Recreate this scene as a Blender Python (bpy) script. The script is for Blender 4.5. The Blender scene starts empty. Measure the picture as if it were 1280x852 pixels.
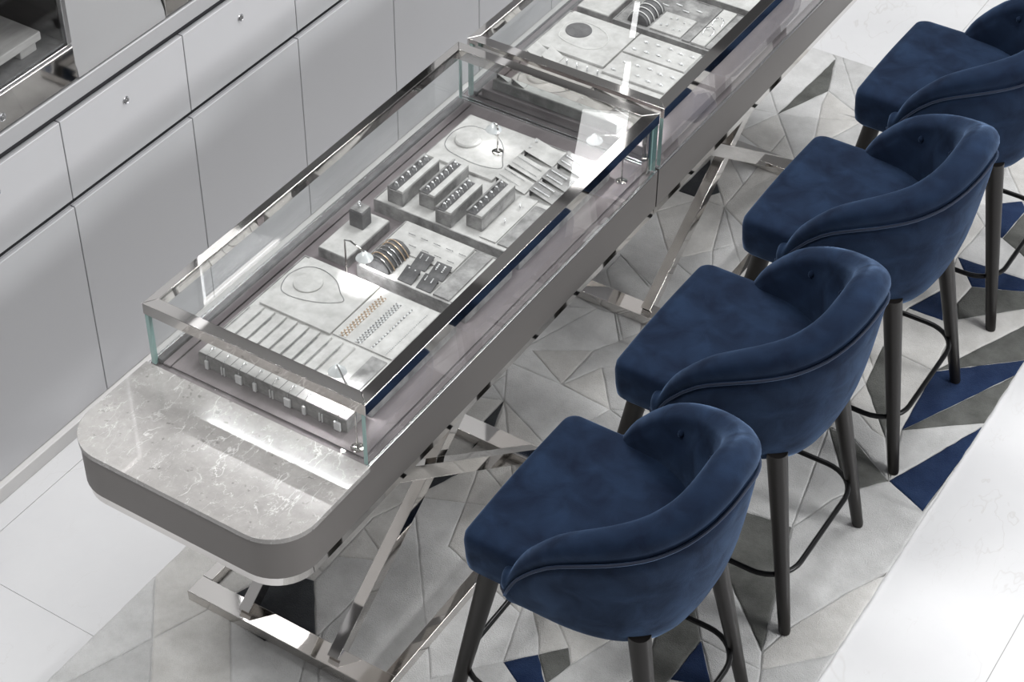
import bpy, bmesh, math, random
from mathutils import Vector, Matrix
from mathutils.geometry import tessellate_polygon
C = bpy.context.scene.collection
random.seed(7)
PI = math.pi

# ------------------------------------------------------------------ camera, world, lights, exposure
cam_d = bpy.data.cameras.new('camera'); cam = bpy.data.objects.new('camera', cam_d); C.objects.link(cam)
cam_d.sensor_width = 36.0; cam_d.lens = 36.0 * 2384.937 / 1280.0
cam_d.clip_start = 0.05; cam_d.clip_end = 100
cam.matrix_world = Matrix(((0.84446082, -0.36139331, 0.39532367, 1.900976),
                           (0.53553655, 0.55687312, -0.634896, -2.123404),
                           (0.00930204, 0.74785507, 0.66379685, 4.024904),
                           (0, 0, 0, 1)))
bpy.context.scene.camera = cam
world = bpy.data.worlds.new('world'); bpy.context.scene.world = world; world.use_nodes = True
wb = world.node_tree.nodes['Background']
wb.inputs[0].default_value = (0.93, 0.96, 1.0, 1); wb.inputs[1].default_value = 0.5

def area_light(name, loc, size, power, target=None, color=(1, 1, 1), spread=180):
    l = bpy.data.lights.new(name, 'AREA'); l.shape = 'RECTANGLE'
    l.size, l.size_y = size; l.energy = power; l.color = color; l.spread = math.radians(spread)
    o = bpy.data.objects.new(name, l); C.objects.link(o); o.location = loc
    if target is not None:
        o.rotation_euler = (Vector(target) - Vector(loc)).to_track_quat('-Z', 'Y').to_euler()
    return o
area_light('ceiling_strip_lamp', (-2.9, 3.02, 4.62), (1.5, 0.1), 24)
o = area_light('overhead_area_light', (-2.34, 5.6, 4.5), (0.27, 0.75), 3.2); o.rotation_euler = (0, 0, math.radians(25))
for k in (0, 1):
    o = area_light('ceiling_line_lamp', (-2.56 - .29*k, 6.28 + .62*k, 4.5), (0.035, 0.4), .3); o.rotation_euler = (0, 0, math.radians(25))
area_light('overhead_area_light', (0.3, 3.2, 5.4), (2.4, 2.8), 390, (-.1, 1.5, 0))
area_light('overhead_area_light', (-1.4, -1.0, 5.4), (1.4, 1.4), 250, (-.9, 0.4, 0))  # added fill to brighten left floor and near-facing sides, no known fixture
area_light('window_light', (6.0, 2.2, 3.25), (2.0, 0.8), 350, (-1.3, 1.4, 0.9))
vs = bpy.context.scene.view_settings
vs.view_transform = 'Standard'; vs.look = 'None'; vs.gamma = 1.0; vs.use_curve_mapping = False
vs.exposure = -0.36
bpy.context.scene.cycles.transparent_max_bounces = 32      # light passes several glass panes

# ------------------------------------------------------------------ mesh helpers
class MB:
    def __init__(s): s.v = []; s.f = []; s.mi = []; s.cur = 0
    def add(s, vs, fs):
        b = len(s.v); s.v += [tuple(v) for v in vs]; s.f += [tuple(i + b for i in f) for f in fs]
        s.mi += [s.cur] * len(fs); return s
    def box(s, x0, x1, y0, y1, z0, z1):
        return s.add([(x0,y0,z0),(x1,y0,z0),(x1,y1,z0),(x0,y1,z0),(x0,y0,z1),(x1,y0,z1),(x1,y1,z1),(x0,y1,z1)],
                     [(3,2,1,0),(4,5,6,7),(0,1,5,4),(1,2,6,5),(2,3,7,6),(3,0,4,7)])
    def hexa(s, p):
        return s.add(p, [(3,2,1,0),(4,5,6,7),(0,1,5,4),(1,2,6,5),(2,3,7,6),(3,0,4,7)])
    def loft(s, rings, cap0=True, cap1=True, closed=True):
        n = len(rings[0]); v = [p for r in rings for p in r]; f = []
        for k in range(len(rings) - 1):
            for i in range(n if closed else n - 1):
                j = (i + 1) % n
                f.append((k*n+i, k*n+j, (k+1)*n+j, (k+1)*n+i))
        if cap0: f.append(tuple(range(n))[::-1])
        if cap1: f.append(tuple((len(rings)-1)*n + i for i in range(n)))
        return s.add(v, f)
    def prism(s, poly, z0, z1):
        return s.loft([[(x, y, z0) for x, y in poly], [(x, y, z1) for x, y in poly]])
    def lathe(s, prof, cx, cy, n=16):
        return s.loft([[(cx + r*math.cos(2*PI*i/n), cy + r*math.sin(2*PI*i/n), z) for i in range(n)] for r, z in prof])
    def tube(s, path, r, n=8, closed=False):
        path = [Vector(p) for p in path]; m = len(path); rings = []; up = None
        for k in range(m):
            if closed: t = path[(k+1) % m] - path[k-1]
            else: t = path[min(k+1, m-1)] - path[max(k-1, 0)]
            t.normalize()
            if up is None:
                up = t.orthogonal()
            up = (up - t * up.dot(t)).normalized(); w = t.cross(up)
            rr = r[k] if isinstance(r, (list, tuple)) else r
            rings.append([path[k] + (up*math.cos(2*PI*i/n) + w*math.sin(2*PI*i/n)) * rr for i in range(n)])
        if closed: rings.append(rings[0])
        return s.loft(rings, not closed, not closed)
    def bar(s, a, b, w, h, up=(0, 0, 1)):
        a = Vector(a); b = Vector(b); t = (b-a).normalized(); side = t.cross(Vector(up)).normalized(); u = side.cross(t)
        p = []
        for q in (a, b):
            p += [q - side*w/2 - u*h/2, q + side*w/2 - u*h/2, q + side*w/2 + u*h/2, q - side*w/2 + u*h/2]
        return s.loft([p[:4], p[4:]])
    def octa(s, c, r, rz=None):
        x, y, z = c; q = rz or r
        return s.add([(x+r,y,z),(x,y+r,z),(x-r,y,z),(x,y-r,z),(x,y,z+q),(x,y,z-q*.6)],
                     [(0,1,4),(1,2,4),(2,3,4),(3,0,4),(1,0,5),(2,1,5),(3,2,5),(0,3,5)])
    def sphere(s, c, r, nu=12, nv=7, sq=(1, 1, 1)):
        x, y, z = c
        rings = [[(x + sq[0]*r*math.sin(PI*k/nv)*math.cos(2*PI*i/nu), y + sq[1]*r*math.sin(PI*k/nv)*math.sin(2*PI*i/nu),
                   z - sq[2]*r*math.cos(PI*k/nv)) for i in range(nu)] for k in range(nv+1)]
        rings[0] = [(x + sq[0]*r*.02*math.cos(2*PI*i/nu), y + sq[1]*r*.02*math.sin(2*PI*i/nu), z - sq[2]*r) for i in range(nu)]
        rings[-1] = [(x + sq[0]*r*.02*math.cos(2*PI*i/nu), y + sq[1]*r*.02*math.sin(2*PI*i/nu), z + sq[2]*r) for i in range(nu)]
        return s.loft(rings)

ORG = {}
def link(name, me, parent=None):
    o = bpy.data.objects.new(name, me); C.objects.link(o)
    if parent is not None: o.parent = parent
    return o
def obj(name, mb, mats, parent=None, smooth=None, bevel=0, seg=2, label=None):
    """link the collected shapes as ONE mesh object; vertices are given in world coordinates"""
    if parent is not None: org = ORG[parent.name]
    else:
        xs, ys, zs = zip(*mb.v); org = Vector(((min(xs)+max(xs))/2, (min(ys)+max(ys))/2, min(zs)))
    me = bpy.data.meshes.new(name)
    me.from_pydata([(x-org[0], y-org[1], z-org[2]) for x, y, z in mb.v], [], mb.f)
    for m in (mats if isinstance(mats, (list, tuple)) else [mats]): me.materials.append(m)
    me.polygons.foreach_set('material_index', mb.mi)
    bm = bmesh.new(); bm.from_mesh(me); bmesh.ops.recalc_face_normals(bm, faces=bm.faces); bm.to_mesh(me); bm.free()
    if smooth is not None:
        me.polygons.foreach_set('use_smooth', [True]*len(me.polygons))
        if smooth < 180: me.set_sharp_from_angle(angle=math.radians(smooth))
    o = link(name, me, parent)
    ORG[o.name] = org
    if parent is None: o.location = org
    if bevel:
        b = o.modifiers.new('bevel', 'BEVEL'); b.width = bevel; b.segments = seg; b.limit_method = 'ANGLE'; b.angle_limit = math.radians(35)
        b.harden_normals = True
        if smooth is None: me.polygons.foreach_set('use_smooth', [True]*len(me.polygons))
    if label: o['label'] = label
    return o
def tag(o, label, cat, group=None):
    o['label'] = label; o['category'] = cat
    if group: o['group'] = group
    return o
def thing(name, label, cat, loc, group=None):
    o = bpy.data.objects.new(name, None); C.objects.link(o); o.location = loc; o.empty_display_size = .05
    ORG[o.name] = Vector(loc); return tag(o, label, cat, group)
def struct(name, mb, m, parent=None, **k):
    o = obj(name, mb, m, parent, **k)
    if parent is None: o['kind'] = 'structure'
    return o
def copy_thing(root, loc, label, rz=None, group=None):
    r = root.copy(); C.objects.link(r); r.location = loc; r['label'] = label
    if rz is not None: r.rotation_euler = (0, 0, rz)
    if group: r['group'] = group
    ORG[r.name] = Vector(loc)
    for ch in list(root.children):
        c = ch.copy(); C.objects.link(c); c.parent = r
        for g in ch.children:
            d = g.copy(); C.objects.link(d); d.parent = c
    return r

# ------------------------------------------------------------------ materials
def mat(name, color, rough=.5, metal=0.0, sheen=0, noise=None, bump=None, spec=.5, coat=0, emit=None, sheen_tint=None):
    """noise = (scale, other colour, contrast lo, hi); bump = (scale, strength)"""
    m = bpy.data.materials.new(name); m.use_nodes = True; nt = m.node_tree; n = nt.nodes; L = nt.links
    p = n['Principled BSDF']
    p.inputs['Base Color'].default_value = (*color, 1); p.inputs['Roughness'].default_value = rough
    p.inputs['Metallic'].default_value = metal; p.inputs['Specular IOR Level'].default_value = spec
    p.inputs['Coat Weight'].default_value = coat
    if sheen:
        p.inputs['Sheen Weight'].default_value = sheen; p.inputs['Sheen Roughness'].default_value = .35
        p.inputs['Sheen Tint'].default_value = (*(sheen_tint or (1, 1, 1)), 1)
    if emit: p.inputs['Emission Color'].default_value = (*emit[:3], 1); p.inputs['Emission Strength'].default_value = emit[3]
    if noise or bump: tc = n.new('ShaderNodeTexCoord')
    if noise:
        sc, c2, lo, hi = noise[:4]
        t = n.new('ShaderNodeTexNoise'); t.inputs['Scale'].default_value = sc; t.inputs['Detail'].default_value = 6; t.inputs['Roughness'].default_value = .65
        if len(noise) > 4:
            mp = n.new('ShaderNodeMapping'); mp.inputs['Scale'].default_value = noise[4]; L.new(tc.outputs['Object'], mp.inputs[0]); L.new(mp.outputs[0], t.inputs['Vector'])
        else: L.new(tc.outputs['Object'], t.inputs['Vector'])
        r = n.new('ShaderNodeValToRGB'); r.color_ramp.elements[0].position = lo; r.color_ramp.elements[1].position = hi
        r.color_ramp.elements[0].color = (*color, 1); r.color_ramp.elements[1].color = (*c2, 1)
        L.new(t.outputs['Fac'], r.inputs[0]); L.new(r.outputs[0], p.inputs['Base Color'])
    if bump:
        t = n.new('ShaderNodeTexNoise'); t.inputs['Scale'].default_value = bump[0]; t.inputs['Detail'].default_value = 4
        L.new(tc.outputs['Object'], t.inputs['Vector'])
        b = n.new('ShaderNodeBump'); b.inputs['Strength'].default_value = bump[1]; b.inputs['Distance'].default_value = bump[2] if len(bump) > 2 else .004
        L.new(t.outputs['Fac'], b.inputs['Height']); L.new(b.outputs[0], p.inputs['Normal'])
    return m
def stone(name, base, dark, vein, rough, scale, coat=0.0, veinw=.02, spots=True):
    m = bpy.data.materials.new(name); m.use_nodes = True; nt = m.node_tree; n = nt.nodes; L = nt.links; p = n['Principled BSDF']
    p.inputs['Roughness'].default_value = rough; p.inputs['Coat Weight'].default_value = coat; p.inputs['Coat Roughness'].default_value = .02
    tc = n.new('ShaderNodeTexCoord')
    ns = n.new('ShaderNodeTexNoise'); ns.inputs['Scale'].default_value = 3.0*scale; ns.inputs['Detail'].default_value = 9; ns.inputs['Roughness'].default_value = .7
    L.new(tc.outputs['Object'], ns.inputs['Vector'])
    r = n.new('ShaderNodeValToRGB'); r.color_ramp.elements[0].position = .3; r.color_ramp.elements[1].position = .7
    r.color_ramp.elements[0].color = (*dark, 1); r.color_ramp.elements[1].color = (*base, 1); L.new(ns.outputs['Fac'], r.inputs[0])
    last = r.outputs[0]
    for sc, w, amt, off in ((1.1*scale, veinw, .8, 0), (2.3*scale, veinw*.9, .65, 7), (5.5*scale, veinw*1.2, .4, 13)):
        mp = n.new('ShaderNodeMapping'); mp.inputs['Location'].default_value = (off, off*.7, 0); mp.inputs['Rotation'].default_value = (0, 0, .6 + off); mp.inputs['Scale'].default_value = (1, .55, 1)
        L.new(tc.outputs['Object'], mp.inputs[0])
        vo = n.new('ShaderNodeTexNoise'); vo.inputs['Scale'].default_value = sc; vo.inputs['Detail'].default_value = 5; vo.inputs['Roughness'].default_value = .55
        vo.inputs['Distortion'].default_value = .25; L.new(mp.outputs[0], vo.inputs['Vector'])
        ab = n.new('ShaderNodeMath'); ab.operation = 'SUBTRACT'; ab.inputs[1].default_value = .5; L.new(vo.outputs['Fac'], ab.inputs[0])
        a2 = n.new('ShaderNodeMath'); a2.operation = 'ABSOLUTE'; L.new(ab.outputs[0], a2.inputs[0])
        cr = n.new('ShaderNodeValToRGB'); cr.color_ramp.elements[0].position = 0; cr.color_ramp.elements[1].position = w
        cr.color_ramp.elements[0].color = (amt,)*3 + (1,); cr.color_ramp.elements[1].color = (0, 0, 0, 1); L.new(a2.outputs[0], cr.inputs[0])
        n2 = n.new('ShaderNodeTexNoise'); n2.inputs['Scale'].default_value = sc*1.6; L.new(tc.outputs['Object'], n2.inputs['Vector'])
        c2 = n.new('ShaderNodeValToRGB'); c2.color_ramp.elements[0].position = .42; c2.color_ramp.elements[1].position = .62; L.new(n2.outputs['Fac'], c2.inputs[0])
        mul = n.new('ShaderNodeMath'); mul.operation = 'MULTIPLY'; L.new(cr.outputs[0], mul.inputs[0]); L.new(c2.outputs[0], mul.inputs[1])
        mm = n.new('ShaderNodeMix'); mm.data_type = 'RGBA'; mm.inputs[7].default_value = (*vein, 1)
        L.new(mul.outputs[0], mm.inputs[0]); L.new(last, mm.inputs[6]); last = mm.outputs[2]
    if spots:
        vo = n.new('ShaderNodeTexNoise'); vo.inputs['Scale'].default_value = 55; vo.inputs['Detail'].default_value = 2; L.new(tc.outputs['Object'], vo.inputs['Vector'])
        cr = n.new('ShaderNodeValToRGB'); cr.color_ramp.elements[0].position = .66; cr.color_ramp.elements[1].position = .74
        cr.color_ramp.elements[0].color = (0, 0, 0, 1); cr.color_ramp.elements[1].color = (.6, .6, .6, 1); L.new(vo.outputs['Fac'], cr.inputs[0])
        mm = n.new('ShaderNodeMix'); mm.data_type = 'RGBA'; mm.inputs[7].default_value = (*[c*.45 for c in dark], 1)
        L.new(cr.outputs[0], mm.inputs[0]); L.new(last, mm.inputs[6]); last = mm.outputs[2]
    L.new(last, p.inputs['Base Color']); return m
def glass(name, tint, refl=1.0):
    m = bpy.data.materials.new(name); m.use_nodes = True; nt = m.node_tree; n = nt.nodes; L = nt.links
    n.remove(n['Principled BSDF'])
    t = n.new('ShaderNodeBsdfTransparent'); t.inputs[0].default_value = (*tint, 1)
    g = n.new('ShaderNodeBsdfGlossy'); g.inputs['Roughness'].default_value = 0.0; g.inputs[0].default_value = (refl, refl, refl, 1)
    f = n.new('ShaderNodeFresnel'); geo = n.new('ShaderNodeNewGeometry')
    io = n.new('ShaderNodeMapRange'); io.inputs['To Min'].default_value = 1.45; io.inputs['To Max'].default_value = 1/1.45   # thin sheet: same reflectance from both sides
    L.new(geo.outputs['Backfacing'], io.inputs['Value']); L.new(io.outputs[0], f.inputs[0])
    mx = n.new('ShaderNodeMixShader'); L.new(f.outputs[0], mx.inputs[0]); L.new(t.outputs[0], mx.inputs[1]); L.new(g.outputs[0], mx.inputs[2])
    L.new(mx.outputs[0], n['Material Output'].inputs[0]); return m
def velvet(name):
    m = bpy.data.materials.new(name); m.use_nodes = True; nt = m.node_tree; n = nt.nodes; L = nt.links; p = n['Principled BSDF']
    p.inputs['Roughness'].default_value = .85; p.inputs['Specular IOR Level'].default_value = .15
    p.inputs['Sheen Weight'].default_value = .8; p.inputs['Sheen Roughness'].default_value = .38
    p.inputs['Sheen Tint'].default_value = (.33, .5, .82, 1)
    tc = n.new('ShaderNodeTexCoord')
    a = n.new('ShaderNodeTexNoise'); a.inputs['Scale'].default_value = 13; a.inputs['Detail'].default_value = 6; a.inputs['Distortion'].default_value = .5
    L.new(tc.outputs['Object'], a.inputs['Vector'])
    r = n.new('ShaderNodeValToRGB'); r.color_ramp.elements[0].position = .32; r.color_ramp.elements[1].position = .72
    r.color_ramp.elements[0].color = (.0042, .0098, .026, 1); r.color_ramp.elements[1].color = (.0105, .0235, .054, 1)
    L.new(a.outputs['Fac'], r.inputs[0]); L.new(r.outputs[0], p.inputs['Base Color'])
    nap = n.new('ShaderNodeMapRange'); nap.inputs['From Min'].default_value = .3; nap.inputs['From Max'].default_value = .7   # brushed nap
    nap.inputs['To Min'].default_value = .25; nap.inputs['To Max'].default_value = .6
    L.new(a.outputs['Fac'], nap.inputs['Value']); L.new(nap.outputs[0], p.inputs['Sheen Weight'])
    b1 = n.new('ShaderNodeTexNoise'); b1.inputs['Scale'].default_value = 420; L.new(tc.outputs['Object'], b1.inputs['Vector'])
    b = n.new('ShaderNodeBump'); b.inputs['Strength'].default_value = .25; b.inputs['Distance'].default_value = .0015; L.new(b1.outputs['Fac'], b.inputs['Height'])
    bb = n.new('ShaderNodeBump'); bb.inputs['Strength'].default_value = .3; bb.inputs['Distance'].default_value = .006; L.new(a.outputs['Fac'], bb.inputs['Height']); L.new(b.outputs[0], bb.inputs['Normal'])
    L.new(bb.outputs[0], p.inputs['Normal']); return m
M = dict(
    floor=stone('white_marble_floor', (.7, .7, .705), (.66, .66, .67), (.58, .565, .555), .22, .9, veinw=.003, spots=False),
    joint=mat('floor_joint', (.55, .54, .53), .7),
    marble=stone('grey_marble', (.385, .372, .36), (.29, .28, .27), (.7, .69, .68), .1, 7.5, coat=.3, veinw=.0085),
    body=mat('grey_lacquer', (.172, .161, .154), .42, .2),
    chrome=mat('polished_chrome', (.68, .66, .64), .04, 1.0),
    dark_gap=mat('dark_channel', (.05, .05, .055), .5, .4),
    lacquer=mat('pale_grey_lacquer', (.56, .56, .575), .33),
    lacquer2=mat('warm_grey_lacquer', (.34, .34, .345), .6), trim=mat('grey_trim_lacquer', (.43, .43, .44), .35),
    plinth=mat('plinth_laminate', (.66, .65, .64), .4),
    steel=mat('brushed_steel', (.62, .62, .63), .25, 1.0),
    velvet=velvet('navy_velvet'), piping=mat('dark_piping', (.006, .013, .034), .7, sheen=.5, sheen_tint=(.3, .5, .9)),
    leg=mat('dark_bronze_stain', (.011, .0095, .0085), .36, 0, spec=.38),
    footrest=mat('black_metal', (.012, .012, .013), .3, .6),
    suede_floor=mat('mauve_suede', (.15, .13, .136), .9, noise=(5, (.27, .24, .247), .35, .7, (1, .35, 1)), sheen=.3, bump=(300, .2, .001)),
    suede=mat('pale_grey_suede', (.44, .43, .42), .92, noise=(24, (.6, .59, .58), .34, .66), sheen=.35, bump=(300, .2, .001)),
    suede_mid=mat('mid_grey_suede', (.17, .165, .165), .92, noise=(22, (.4, .392, .388), .36, .66), sheen=.35, bump=(300, .2, .001)),
    suede_dark=mat('dark_grey_suede', (.075, .073, .076), .92, noise=(22, (.17, .167, .17), .36, .68), sheen=.3, bump=(300, .2, .001)),
    silver=mat('white_gold', (.8, .8, .81), .2, .95), gold=mat('rose_gold', (.8, .6, .42), .25, .6),
    gem=mat('diamond', (.97, .97, .98), .08, .1, coat=.8), pearl=mat('pearl', (.85, .84, .83), .2, coat=.4),
    glass=glass('clear_glass', (.985, .992, .99)), edge=mat('green_glass_edge', (.34, .5, .48), .1, .0, coat=.8),
    lamp=mat('lit_lamp', (1, 1, 1), .3, emit=(1, 1, 1, 3.0)), frost=mat('frosted_reflector', (.82, .84, .85), .25, .2),
    niche=mat('dark_walnut_slats', (.035, .033, .034), .45, noise=(6, (.06, .057, .058), .3, .7, (1, 8, 8))),
    slab=mat('weathered_stone', (.3, .29, .285), .8, noise=(5, (.46, .445, .44), .3, .7, (6, 1, 6)), bump=(30, .3)),
    white=mat('white_paint', (.55, .55, .55), .6), ceil=mat('grey_ceiling', (.16, .16, .165), .7),
)
def rugmat(name, c, c2, sheen=.25):
    return mat(name, c, .95, noise=(13, c2, .33, .68), sheen=sheen, bump=(330, .9, .004), spec=.1)
RUG = {'l': [rugmat('rug_pale_grey', (.52, .51, .49), (.66, .65, .63)), rugmat('rug_silver_grey', (.55, .55, .545), (.69, .69, .685)), rugmat('rug_ash_grey', (.48, .48, .475), (.61, .61, .605))],
       'b': [rugmat('rug_navy', (.010, .021, .06), (.023, .043, .1), .08)], 'd': [rugmat('rug_charcoal', (.035, .038, .042), (.06, .063, .068), .1)],
       'g': [rugmat('rug_stone_grey', (.085, .087, .081), (.15, .153, .145), .1)]}

# ------------------------------------------------------------------ setting
CX = -1.376                                            # front plane of the wall cabinets
fl = struct('floor', MB().box(-6, 8, -6, 12, -.06, -.003), M['joint'])
xs = [0.004 + 1.285*k for k in range(-4, 7)]; ys = [.098 + 2.57*k for k in range(-3, 5)]
for i in range(len(xs)-1):
    for j in range(len(ys)-1):
        b = MB().box(xs[i]+.001, xs[i+1]-.001, ys[j]+.001, ys[j+1]-.001, -.003, 0)
        struct('tile', b, M['floor'], fl)
ce = struct('ceiling', MB().box(-6, 7, -6, 12, 5.6, 5.75), M['ceil'])
for k in range(8):
    obj('reflection_raft', MB().box(-5.6, 6.6, -5.2+2.1*k, -4.3+2.1*k, 5.52, 5.58), M['white'], ce)  # unseen pale strips added to vary what the chrome reflects
struct('baseboard_left', MB().box(CX-.02, CX+.02, -1.3, 5.2, 0, .052), M['plinth'], bevel=.003)
struct('wall_far', MB().box(-6.1, -6, -6, 12, 0, 5.6), mat('far_grey_wall', (.32, .31, .3), .8))
struct('wall_back', MB().box(-6, 7, -6.1, -6, 0, 5.6), mat('far_taupe_wall', (.36, .345, .33), .8))
# wall above the cabinets: trim ledge, panels between the display niches
w = struct('wall_left', MB().box(CX-.62, CX-.5, -1.3, 5.2, 0, 2.15), M['lacquer2'])
struct('trim_1', MB().box(CX-.5, CX, -1.3, 5.2, 1.066, 1.119), M['trim'], bevel=.003)
struct('trim_2', MB().box(CX-.5, CX-.03, -1.3, 5.2, 1.119, 1.123), M['dark_gap'])
for k, (a, b) in enumerate([(-1.3, -.6), (.918, 1.278), (2.6, 2.96), (4.3, 5.2)]):
    # pilaster panels with a slightly swept foot
    pl = MB(); pts = [(CX-.5, 1.123), (CX-.004, 1.123), (CX-.006, 1.15), (CX-.02, 1.2), (CX-.02, 2.15), (CX-.5, 2.15)]
    pl.loft([[(x, a, z) for x, z in pts], [(x, b, z) for x, z in pts]])
    obj('wall_panel', pl, M['lacquer2'], w, bevel=.002)
struct('trim_3', MB().box(CX-.5, CX, -1.3, 5.2, 2.15, 2.2), M['lacquer'])

# display niches set into the wall
def niche(y0, y1, label, lock=None):
    t = thing('wall_display_case', label, 'display case', (CX-.25, (y0+y1)/2, 1.123))
    x0 = CX - .47
    obj('back_panel', MB().box(x0, x0+.02, y0, y1, 1.24, 2.1), M['niche'], t)
    obj('side_panel', MB().box(x0+.02, CX-.03, y1-.012, y1, 1.24, 2.1), M['niche'], t)
    obj('side_panel', MB().box(x0+.02, CX-.03, y0, y0+.012, 1.24, 2.1), M['niche'], t)
    for k in range(8):
        z = 1.3 + k*.1
        obj('slat', MB().box(x0+.02, x0+.032, y0+.015, y1-.015, z, z+.088), M['niche'], t, bevel=.003)
    obj('case_floor', MB().box(x0+.02, CX-.02, y0+.012, y1-.012, 1.215, 1.24), M['suede_dark'], t)
    f = MB().box(CX-.02, CX-.004, y0, y1, 1.127, 1.226)
    fr = obj('mirror_plinth', f, M['chrome'], t, bevel=.002)
    obj('light_rail', MB().box(CX-.03, CX-.006, y0, y1, 1.227, 1.237), M['steel'], t, bevel=.002)
    for a in (y0, y1-.016):
        obj('frame_post', MB().box(CX-.022, CX-.004, a, a+.016, 1.238, 2.1), M['steel'], t, bevel=.002)
    obj('frame_head', MB().box(CX-.022, CX-.004, y0, y1, 2.1, 2.12), M['chrome'], t)
    obj('glass_pane', MB().box(CX-.014, CX-.008, y0+.016, y1-.016, 1.238, 2.1), M['glass'], t)
    if lock: keylock(lock, 1.163, CX-.004, t, fr)
    return t
def keylock(y, z, x, root, parent):
    b = MB(); n = 20
    def ring(r, xx): return [(xx, y + r*math.cos(2*PI*i/n), z + r*math.sin(2*PI*i/n)) for i in range(n)]
    b.loft([ring(.0125, x-.002), ring(.0125, x+.002), ring(.0105, x+.0035), ring(.009, x+.0025), ring(.008, x+.001), ring(.0065, x+.001), ring(.006, x+.004), ring(.002, x+.0042)])
    b.box(x+.004, x+.0055, y-.001, y+.001, z-.004, z+.004)
    o = obj('lock', b, M['steel'], parent if parent is not root else root, smooth=40); return o
niche(-.6, .914, 'dark glass fronted wall display case holding a stone plinth, at upper left', lock=.632)
niche(1.282, 2.6, 'second wall display case, right of the plain grey wall panel, mostly out of view')
# weathered stone plinth inside the left niche
pt = thing('stone_plinth', 'rough grey stone plinth on two feet inside the left wall display case', 'plinth', (CX-.25, .5, 1.24))
obj('slab', MB().box(CX-.40, CX-.043, -.1, .846, 1.272, 1.297), M['slab'], pt, bevel=.003)
for a, b_ in ((.775, .835), (.1, .16)): obj('foot', MB().box(CX-.36, CX-.055, a, b_, 1.2405, 1.272), M['slab'], pt, bevel=.003)

# wall cabinets: one unit = carcass, door, drawer with lock
ends = [-.72, -.207, .307, .8175, 1.3305, 1.8465, 2.361, 2.8865, 3.40, 3.92, 4.44]
names = {1: 'grey wall cabinet outside the left picture edge', 8: 'farthest grey wall cabinet, beyond the top picture edge', 2: 'grey wall cabinet left of the first full door, cut by the left picture edge', 3: 'grey wall cabinet with lock below the stone plinth display case',
         4: 'grey wall cabinet with lock behind the front corner of the glass case', 5: 'grey wall cabinet behind the middle of the front glass case',
         6: 'grey wall cabinet behind the far end of the front glass case', 7: 'grey wall cabinet behind the rear glass case, at the top edge'}
for k in range(len(ends)-1):
    if k < 1 or k > 8: continue
    y0, y1 = ends[k], ends[k+1]
    t = thing('wall_cabinet', names[k], 'cabinet', (CX-.25, (y0+y1)/2, .053), 'row of grey wall cabinets')
    obj('carcass', MB().box(CX-.49, CX-.02, y0, y1, .053, 1.064), M['dark_gap'], t)
    obj('door', MB().box(CX-.019, CX, y0+.0018, y1-.0018, .054, .7515), M['lacquer'], t, bevel=.0015)
    obj('grip_channel', MB().box(CX-.02, CX-.012, y0, y1, .7515, .758), M['steel'], t)
    dr = obj('drawer', MB().box(CX-.019, CX, y0+.0018, y1-.0018, .779, 1.0385), M['lacquer'], t, bevel=.0015)
    ORG[dr.name] = ORG[t.name]
    keylock((y0+y1)/2 - .002, .9655, CX, t, dr)

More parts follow.
